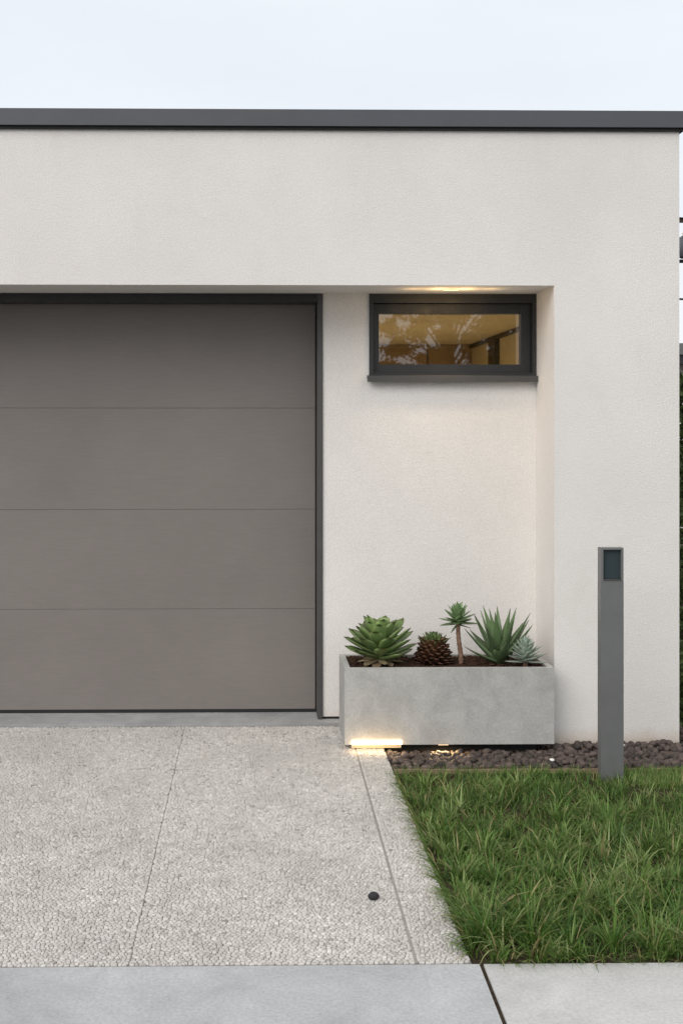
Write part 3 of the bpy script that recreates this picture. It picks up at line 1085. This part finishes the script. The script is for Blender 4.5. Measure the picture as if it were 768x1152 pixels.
grv = np_mesh('gravel', np.concatenate(V), np.concatenate(Fs).ravel(), np.full(sum(len(q) for q in Fs), 3), M['gravel'], None, (0, 0, 0), False, np.concatenate(T_))
tag(grv, 'dark brown lava gravel between the planter, wall and lawn', 'gravel', kind='stuff')


def pebble_thing(name, px, py, zc_, r, m, label, cat, flat=(1, .8, .6), ang=False, seed=0):
    p = ground_at(px, py, lambda y: zc_)
    co, fc = protos[seed]
    V_ = co / np.abs(co).max(0) * np.array(flat) * r
    V_ = V_ @ rotm(.3, .1, .1).T + np.array(p)
    o = np_mesh(name, V_, fc.ravel(), np.full(len(fc), 3), m, None, (p.x, p.y, p.z), True)
    return tag(o, label, cat)
pebble_thing('white_pebble', 620.5, 855, .062, .0135, M['white'], 'larger white pebble lying on the dark gravel below the planter corner', 'pebble', (1, .7, .6), seed=5)
pebble_thing('white_pebble', 700.5, 838.5, .072, .010, M['white'], 'tiny white pebble on the gravel against the wall foot behind the bollard', 'pebble', seed=33)
pebble_thing('dark_stone', 420, 1008, zdrive(-2.1) + .013, .021, M['darkstone'], 'single small black stone lying on the pale driveway', 'stone', (1, .8, .75), seed=31)


# ------------------------------------------------------------------ grass
def blades(spec, seg=5):
    """spec arrays: x,y,z,az,len,wid,lean0,curve,rnd,dry -> one mesh of folded tapering strips"""
    x, y, z, az, Ln, wd, l0, cv, rn, dr = [np.asarray(q) for q in spec]
    n = len(x)
    p = np.zeros((n, 3)); p[:, 0], p[:, 1], p[:, 2] = x, y, z
    V, C = [], []
    side = np.stack([-np.sin(az), np.cos(az), np.zeros(n)], -1)
    side = side + RNG.normal(0, .25, (n, 3)) * [1, 1, .4]
    for i in range(seg + 1):
        s = i / seg
        e = l0 + cv * s ** 1.3
        d = np.stack([np.sin(e) * np.cos(az), np.sin(e) * np.sin(az), np.cos(e)], -1)
        if i: p = p + d * (Ln / seg)[:, None]
        w = wd * .5 * (1 - s ** 1.8) * (.7 + .6 * min(s * 2.5, 1) * .5) + .00018
        V.append(p - side * w[:, None]); V.append(p + side * w[:, None])
        c = np.stack([rn, np.full(n, s), dr, np.ones(n)], -1)
        C.append(c); C.append(c)
    V = np.stack(V, 1); C = np.stack(C, 1)
    nv = 2 * (seg + 1)
    fq = np.array([[2 * i, 2 * i + 1, 2 * i + 3, 2 * i + 2] for i in range(seg)])
    lo = (fq[None] + (np.arange(n) * nv)[:, None, None]).ravel()
    return V.reshape(-1, 3), lo, np.full(n * seg, 4), C.reshape(-1, 4)


def bare(x, y):
    # worn soil: near the back right and a few spots
    return ((x - 2.02) / .30) ** 2 + ((y + .80) / .10) ** 2 < 1


A = [[] for _ in range(10)]
def push(*a):
    for q, v_ in zip(A, a): q.append(v_)
clumps = []
tries = 0
while len(clumps) < 1500:
    y = U(ya + .03, YE - .03)
    x = U(ex(y) + .03, LX1 - .05)
    clumps.append((x, y))
ph = RNG.uniform(0, 6.28, 12)
def field(x, y, f):
    return .5 + .5 * (math.sin(x * 5.3 * f + ph[0] + 1.7 * math.sin(y * 4.1 * f + ph[1])) * .5 + math.sin(y * 6.9 * f + ph[2] + 1.3 * math.sin(x * 7.7 * f + ph[3])) * .5)
for (x, y) in clumps:
    if bare(x, y) and U(0, 1) < .9: continue
    near = (YE - y) / (YE - ya)
    fl = field(x, y, 1.4)
    if fl < .25 and U(0, 1) < .5: continue
    hgt = (.055 + .066 * near ** .8) * (.55 + .75 * fl) * (U(.7, 1.2) if U(0, 1) < .82 else U(1.1, 1.5))
    if x > 1.78 and y > -.78: hgt = min(hgt, .05)
    dist_edge = min(x - ex(y), y - ya)
    if dist_edge < .06: hgt *= .8
    hue = .02 + .85 * field(x + 3, y + 1, 2.1) + U(-.3, .3)
    caz = U(0, 6.283); cl_ = abs(RNG.normal(0, .28))
    nb = int(U(14, 30))
    wide = U(.8, 1.5)
    for k in range(nb):
        az = U(0, 6.283)
        rr = abs(RNG.normal(0, .018))
        dry = 0.0
        q = U(0, 1)
        if q < .07: dry = U(.5, 1)
        elif q < .18: dry = U(.1, .4)
        bx, by = x + rr * math.cos(az), y + rr * math.sin(az)
        if bx < ex(by) + .012 or by < ya + .012: continue
        az2 = az + U(-.5, .5)
        if U(0, 1) < .45: az2 = caz + U(-.6, .6)
        push(bx, by, zlawn(by) - .004, az2, hgt * U(.6, 1.3), U(.0024, .0052) * wide * (1 + .3 * near), U(.05, .45) + cl_ * .5, U(.2, 1.9), np.clip(hue + U(-.28, .28), 0, 1), dry)
# loose fill
for k in range(26000):
    y = U(ya + .02, YE - .015)
    x = U(ex(y) + .018, LX1 - .03)
    if bare(x, y) and U(0, 1) < .85: continue
    dry = U(.6, 1) if U(0, 1) < .08 else 0.0
    push(x, y, zlawn(y) - .003, U(0, 6.28), U(.035, .088), U(.002, .0038), U(.1, .8), U(.1, 1.0), U(0, .8), dry)
# mown patch at the right back
for k in range(16000):
    x, y = U(1.80, LX1 - .05), U(-.74, YE - .012)
    push(x, y, zlawn(y) - .003, U(0, 6.28), U(.028, .05), U(.002, .0035), U(.05, .5), U(.1, .7), U(.55, 1), 0.0 if U(0, 1) < .95 else .7)
# bigger radiating tussocks, each its own height and hue
for q in range(130):
    y = ya + .05 + (YE - ya - .12) * U(0, 1) ** 1.25
    x = U(ex(y) + .06, LX1 - .06)
    if x > 1.75 and y > -.9: continue
    near = (YE - y) / (YE - ya)
    hh = (.075 + .075 * near) * U(.75, 1.3)
    hue = U(.3, 1.05)
    wide = U(.9, 1.5)
    for k in range(int(U(26, 50))):
        az = U(0, 6.283)
        rr = abs(RNG.normal(0, .014))
        bx, by = x + rr * math.cos(az), y + rr * math.sin(az)
        dry = U(.4, 1) if U(0, 1) < .08 else 0.0
        push(bx, by, zlawn(by) - .004, az + U(-.4, .4), hh * U(.55, 1.2), U(.0032, .0058) * wide, U(.08, .75), U(.3, 1.8), np.clip(hue + U(-.3, .25), 0, 1), dry)
# drooping blades over the pavement and the drive edge
for q in range(640):
    if q % 2:
        y = ya + U(.012, .03); x = U(ex(y) + .03, LX1 - .1); az = -math.pi / 2 + U(-.9, .9)
    else:
        y = U(ya + .03, YE - .1); x = ex(y) + U(.012, .03); az = math.pi + U(-.9, .9)
    for k in range(int(U(1, 4))):
        push(x, y, zlawn(y) - .003, az + U(-.5, .5), U(.05, .13), U(.0025, .0048), U(.2, .9), U(.5, 1.5), U(.2, .9), U(.5, 1) if U(0, 1) < .2 else 0.0)
# long tufts along the front and drive edges
tufts = [(556, 1062, .24, 60), (600, 1068, .20, 50), (640, 1066, .17, 40), (690, 1070, .19, 50), (735, 1074, .18, 40), (585, 1030, .20, 50), (655, 1020, .19, 50), (715, 1005, .18, 45),
         (760, 1040, .19, 40), (530, 1020, .16, 40), (500, 960, .13, 40), (470, 905, .10, 40), (540, 960, .15, 40), (620, 960, .16, 40), (690, 950, .15, 40), (750, 945, .15, 40),
         (480, 930, .12, 40), (515, 990, .14, 40), (800, 1050, .18, 40), (840, 1000, .18, 40)]
for (px, py, hh, nb) in tufts:
    p = ground_at(px, py, zlawn)
    hue = U(.35, 1)
    for k in range(nb):
        az = U(0, 6.283)
        rr = abs(RNG.normal(0, .016))
        bx, by = p.x + rr * math.cos(az), p.y + rr * math.sin(az)
        push(bx, by, zlawn(by) - .004, az + U(-.4, .4), .82 * hh * U(.55, 1.2), U(.0036, .0065), U(.08, .6), U(.3, 1.7), np.clip(hue + U(-.35, .25), 0, 1), U(.5, 1) if U(0, 1) < .10 else 0.0)
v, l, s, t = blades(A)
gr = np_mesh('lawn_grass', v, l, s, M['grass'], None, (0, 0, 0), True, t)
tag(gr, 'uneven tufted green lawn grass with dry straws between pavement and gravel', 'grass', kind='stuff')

# ------------------------------------------------------------------ bollard
YBL = -.60
bx0, bx1 = X(675.5, YBL), X(701, YBL)
bz1 = Z(616.5, YBL, 690)
bol = empty('bollard_light', ((bx0 + bx1) / 2, YBL + .03, zlawn(YBL)), 'slim square grey metal bollard light standing at the back of the lawn', 'bollard light')
BD = .058
lz0, lz1 = Z(654, YBL, 690), Z(618.5, YBL, 690)
wl = .0115
bm = bmesh.new()
add_box(bm, bx0, bx1, YBL, YBL + BD, -.1, lz0)
from_bm('post', bm, M['bollard'], bol, bevel=.0018)
boxes('lamp_head', [(bx0 + .0004, bx0 + wl, YBL + .0003, YBL + BD - .0003, lz0 + .0005, bz1),
                    (bx1 - wl, bx1 - .0004, YBL + .0003, YBL + BD - .0003, lz0 + .0005, bz1),
                    (bx0 + wl + .0003, bx1 - wl - .0003, YBL + .0005, YBL + BD - .0005, lz1, bz1 - .0003),
                    (bx0 + wl + .0003, bx1 - wl - .0003, YBL + .045, YBL + BD - .0006, lz0 + .0007, lz1 - .0005)], M['bollard'], bol, bevel=.001)
boxes('lens', [(bx0 + wl + .0008, bx1 - wl - .0008, YBL + .018, YBL + .044, lz0 + .010, lz1 - .001)], M['lens'], bol, bevel=.001)
boxes('lens_ledge', [(bx0 + wl + .0008, bx1 - wl - .0008, YBL + .004, YBL + .044, lz0 + .0008, lz0 + .009)], M['doorframe'], bol)


# ------------------------------------------------------------------ surroundings
def leaf_cloud(centers, radii, n, size, tintf=None):
    """leaf quads spread through lumpy volumes"""
    cs = np.array(centers); rs = np.array(radii)
    k = RNG.integers(0, len(cs), n)
    d = RNG.normal(size=(n, 3)); d /= np.linalg.norm(d, axis=1)[:, None]
    rr = np.minimum(np.abs(RNG.normal(0, .62, n)), 1.5)
    p = cs[k] + d * rr[:, None] * rs[k]
    a_ = RNG.normal(size=(n, 3)); a_ /= np.linalg.norm(a_, axis=1)[:, None]
    b_ = np.cross(a_, RNG.normal(size=(n, 3))); b_ /= np.linalg.norm(b_, axis=1)[:, None]
    s = size * RNG.uniform(.6, 1.3, n)
    q = np.stack([p - a_ * s[:, None], p + b_ * s[:, None] * .45, p + a_ * s[:, None], p - b_ * s[:, None] * .45], 1)
    t = np.zeros((n, 4, 4)); t[..., 0] = RNG.uniform(0, 1, n)[:, None]; t[..., 3] = 1
    return q.reshape(-1, 3), np.arange(n * 4), np.full(n, 4), t.reshape(-1, 4)


# clipped hedge beside the house
hx0 = XR + .17
hedge = empty('hedge', (hx0 + .5, 3.5, 0), 'tall dark green clipped hedge beside the right side wall of the garage', 'hedge')
n = 60000
hp = np.stack([RNG.uniform(hx0, hx0 + 1.1, n), RNG.uniform(.55, 9, n), RNG.uniform(.0, 2.02, n)], -1)
side_ = RNG.integers(0, 4, n)
hp[side_ == 0, 0] = hx0 + np.abs(RNG.normal(0, .05, (side_ == 0).sum()))
hp[side_ == 1, 1] = .55 + np.abs(RNG.normal(0, .05, (side_ == 1).sum()))
hp[side_ == 2, 2] = 2.02 - np.abs(RNG.normal(0, .05, (side_ == 2).sum()))
a_ = RNG.normal(size=(n, 3)); a_ /= np.linalg.norm(a_, axis=1)[:, None]
b_ = np.cross(a_, RNG.normal(size=(n, 3))); b_ /= np.linalg.norm(b_, axis=1)[:, None]
s = .028 * RNG.uniform(.6, 1.3, n)
q = np.stack([hp - a_ * s[:, None], hp + b_ * s[:, None] * .5, hp + a_ * s[:, None], hp - b_ * s[:, None] * .5], 1)
t = np.zeros((n, 4, 4)); t[..., 0] = RNG.uniform(0, 1, n)[:, None]; t[..., 3] = 1
np_mesh('foliage', q.reshape(-1, 3), np.arange(n * 4), np.full(n, 4), M['hedge_leaf'], hedge, None, False, t.reshape(-1, 4))
bm = bmesh.new()
for k in range(9):
    y = .9 + k * .95
    add_tube(bm, [(hx0 + .5, y, -.1), (hx0 + .5 + U(-.1, .1), y + U(-.1, .1), 1.0), (hx0 + .5 + U(-.2, .2), y + U(-.2, .2), 1.8)], [.05, .035, .012], 7)
from_bm('stems', bm, M['bark'], hedge)

# neighbour's low building: only its eave shows past the corner
nb_x = X(764, 12.0) - .35
nb = empty('neighbour_building', (nb_x + 3, 14, 0), 'low neighbouring building with flat grey roof edge beyond the hedge', 'building')
zr = Z(386, 12.0, 764)
boxes('wall', [(nb_x + .35, nb_x + 7, 12.5, 18, -.15, zr - .30)], M['stucco'], nb)
boxes('roof', [(nb_x, nb_x + 7.4, 12.0, 18.4, zr - .17, zr)], M['bollard'], nb, bevel=.01)
boxes('soffit_board', [(nb_x + .05, nb_x + 7.35, 12.05, 18.35, zr - .30, zr - .171)], M['frame'], nb)

# utility pole with transformer further back
YU = 20.0
ux = X(775, YU)
pole = empty('utility_pole', (ux, YU, -.19), 'wooden utility pole with crossarm and grey transformer behind the garage', 'utility pole')
bm = bmesh.new(); add_tube(bm, [(ux, YU, -.3), (ux, YU, Z(225, YU, 770))], [.14, .09], 12)
from_bm('pole', bm, M['bark'], pole, smooth=True)
zc_ = Z(249, YU, 766)
boxes('crossarm', [(ux - .55, ux + 1.0, YU - .18, YU - .10, zc_ - .05, zc_ + .05)], M['darkwood'], pole)
zt_, zb2 = Z(268, YU, 766), Z(293, YU, 766)
bm = bmesh.new(); add_tube(bm, [(ux - .14, YU - .42, zb2), (ux - .14, YU - .42, zb2 + .03), (ux - .14, YU - .42, zt_ - .05), (ux - .14, YU - .42, zt_)], [.2, .23, .23, .15], 18)
tf = from_bm('transformer', bm, M['coping'], pole, smooth=True)
for dx in (-.12, .02):
    bm = bmesh.new(); add_tube(bm, [(ux - .14 + dx, YU - .42, zt_ - .01), (ux - .14 + dx, YU - .42, zt_ + .05), (ux - .14 + dx, YU - .42, zt_ + .10)], [.035, .05, .02], 10)
    from_bm('bushing', bm, M['white'], tf)
boxes('bracket', [(ux - .42, ux + .12, YU - .20, YU - .10, zb2 - .07, zb2 - .005)], M['frame'], pole)
for i, (py, lab) in enumerate(((249, 'upper black power line leaving the crossarm of the utility pole'), (337, 'lower black cable running past the utility pole under the transformer'))):
    z0 = Z(py, YU, 766)
    bm = bmesh.new()
    x0_ = ux - (.55 if i == 0 else 9)
    pts = [(x0_ + (ux + 25 - x0_) * k / 24, YU - .20, z0 + (.055 if i == 0 else 0) - .9 * math.sin(max(0, (x0_ + (ux + 25 - x0_) * k / 24 - ux) / 25) * math.pi) * (1 if i == 0 else .6)) for k in range(25)]
    add_tube(bm, pts, .016 if i == 0 else .022, 6)
    o = from_bm('power_line', bm, M['rubber'], None, (ux, YU - .2, z0))
    tag(o, lab, 'power line', 'overhead power lines')


RNG.bit_generator.state = np.random.default_rng(21).bit_generator.state
# trees across the street, seen only mirrored in the window pane
def tree(x, y, h, r, n, lab, seed):
    t_ = empty('street_tree', (x, y, -.19), lab, 'tree', 'trees mirrored in the window')
    bm = bmesh.new()
    add_tube(bm, [(x, y, -.3), (x + .1, y, h * .3), (x - .05, y + .1, h * .55), (x, y, h * .85)], [.19, .15, .10, .03], 10)
    cs, rs = [], []
    for k in range(seed):
        az = k * GA
        zz = h * (.22 + .70 * (k / seed))
        rad = r * (.5 + .6 * math.sin(math.pi * (.15 + .75 * k / seed))) * U(.7, 1.1)
        c = (x + rad * math.cos(az), y + rad * math.sin(az), zz)
        cs.append(c); rs.append((r * U(.17, .30), r * U(.17, .30), r * U(.12, .22)))
        add_tube(bm, [(x, y, zz * .72), ((x + c[0]) / 2, (y + c[1]) / 2, zz * .9), c], [.035, .02, .006], 6)
    from_bm('trunk', bm, M['bark'], t_, smooth=True)
    v, l, s, tt = leaf_cloud(cs, rs, n, .075)
    np_mesh('crown', v, l, s, M['crown_leaf'], t_, None, False, tt)
tree(4.45, -20.5, 6.2, 1.2, 32000, 'bushy street tree mirrored at the left of the window pane', 64)
tree(6.9, -21.5, 7.0, 1.4, 30000, 'taller leafy street tree mirrored at the right of the window pane', 70)

# ------------------------------------------------------------------ world, sun, camera
w = bpy.data.worlds.new('World')
sc.world = w
w.use_nodes = True
nt = w.node_tree
bg = nt.nodes['Background']
sky = nt.nodes.new('ShaderNodeTexSky')
sky.sky_type = 'NISHITA'
sky.sun_disc = False
SUN_EL, SUN_AZ = R(36), R(218)           # azimuth of the sun, from behind the camera, a little left
sky.sun_elevation = SUN_EL
sky.sun_rotation = SUN_AZ
sky.air_density = 1.0
sky.dust_density = 3.0
tc = nt.nodes.new('ShaderNodeTexCoord')
sep = nt.nodes.new('ShaderNodeSeparateXYZ')
nt.links.new(tc.outputs['Generated'], sep.inputs[0])
rp = nt.nodes.new('ShaderNodeValToRGB')                # cloud layer: white near the horizon, faintly blue above
e = rp.color_ramp.elements
e[0].position, e[0].color = 0.0, (.94, .955, .97, 1)
e[1].position, e[1].color = 1.0, (1.0, 1.0, 1.0, 1)
e2 = e.new(.10); e2.color = (.92, .945, .985, 1)
e3 = e.new(.27); e3.color = (.855, .895, .95, 1)
e4 = e.new(.55); e4.color = (.98, .99, 1.0, 1)
nt.links.new(sep.outputs['Z'], rp.inputs['Fac'])
nz = nt.nodes.new('ShaderNodeTexNoise')
nz.inputs['Scale'].default_value = 3.0
nz.inputs['Detail'].default_value = 5
mp = nt.nodes.new('ShaderNodeMapping')
mp.inputs['Scale'].default_value = (1, 1, 4)
nt.links.new(tc.outputs['Generated'], mp.inputs['Vector'])
nt.links.new(mp.outputs[0], nz.inputs['Vector'])
r2 = nt.nodes.new('ShaderNodeValToRGB')
r2.color_ramp.elements[0].position, r2.color_ramp.elements[0].color = .35, (9.35, 9.4, 9.45, 1)
r2.color_ramp.elements[1].position, r2.color_ramp.elements[1].color = .7, (9.95, 9.95, 9.95, 1)
nt.links.new(nz.outputs['Fac'], r2.inputs['Fac'])
def wmix(mode, fac, a_, b_):
    x = nt.nodes.new('ShaderNodeMix'); x.data_type = 'RGBA'; x.blend_type = mode
    x.inputs[0].default_value = fac
    nt.links.new(a_, x.inputs[6]); nt.links.new(b_, x.inputs[7])
    return x.outputs[2]
cl = wmix('MULTIPLY', 1, rp.outputs[0], r2.outputs[0])
nt.links.new(wmix('MIX', .90, sky.outputs[0], cl), bg.inputs['Color'])
bg.inputs['Strength'].default_value = .10

sl_ = bpy.data.lights.new('sun', 'SUN')
sl_.energy = 1.5
sl_.angle = R(42)
sl_.color = (1, .965, .92)
so = bpy.data.objects.new('sun', sl_)
COL.objects.link(so)
sd = Vector((math.sin(SUN_AZ) * math.cos(SUN_EL), math.cos(SUN_AZ) * math.cos(SUN_EL), math.sin(SUN_EL)))
so.rotation_euler = sd.to_track_quat('Z', 'Y').to_euler()
so.location = sd * 30

cd = bpy.data.cameras.new('camera')
co_ = bpy.data.objects.new('camera', cd)
COL.objects.link(co_)
co_.location = CAM
co_.rotation_euler = (R(90), 0, -PSI)
cd.sensor_width = 36
cd.sensor_fit = 'VERTICAL'
cd.sensor_height = 36
cd.lens = F / 1152 * 36
cd.shift_x = (384 - CX) / 1152
cd.shift_y = -(576 - CY) / 1152
cd.clip_start = .05
cd.clip_end = 1500
sc.camera = co_

sc.render.resolution_x, sc.render.resolution_y = 682, 1024
vs = sc.view_settings
vs.view_transform = 'Standard'
vs.look = 'None'
vs.exposure = .15
vs.gamma = 1
vs.use_curve_mapping = False
sc.cycles.use_denoising = True
sc.cycles.max_bounces = 8
sc.cycles.transparent_max_bounces = 12
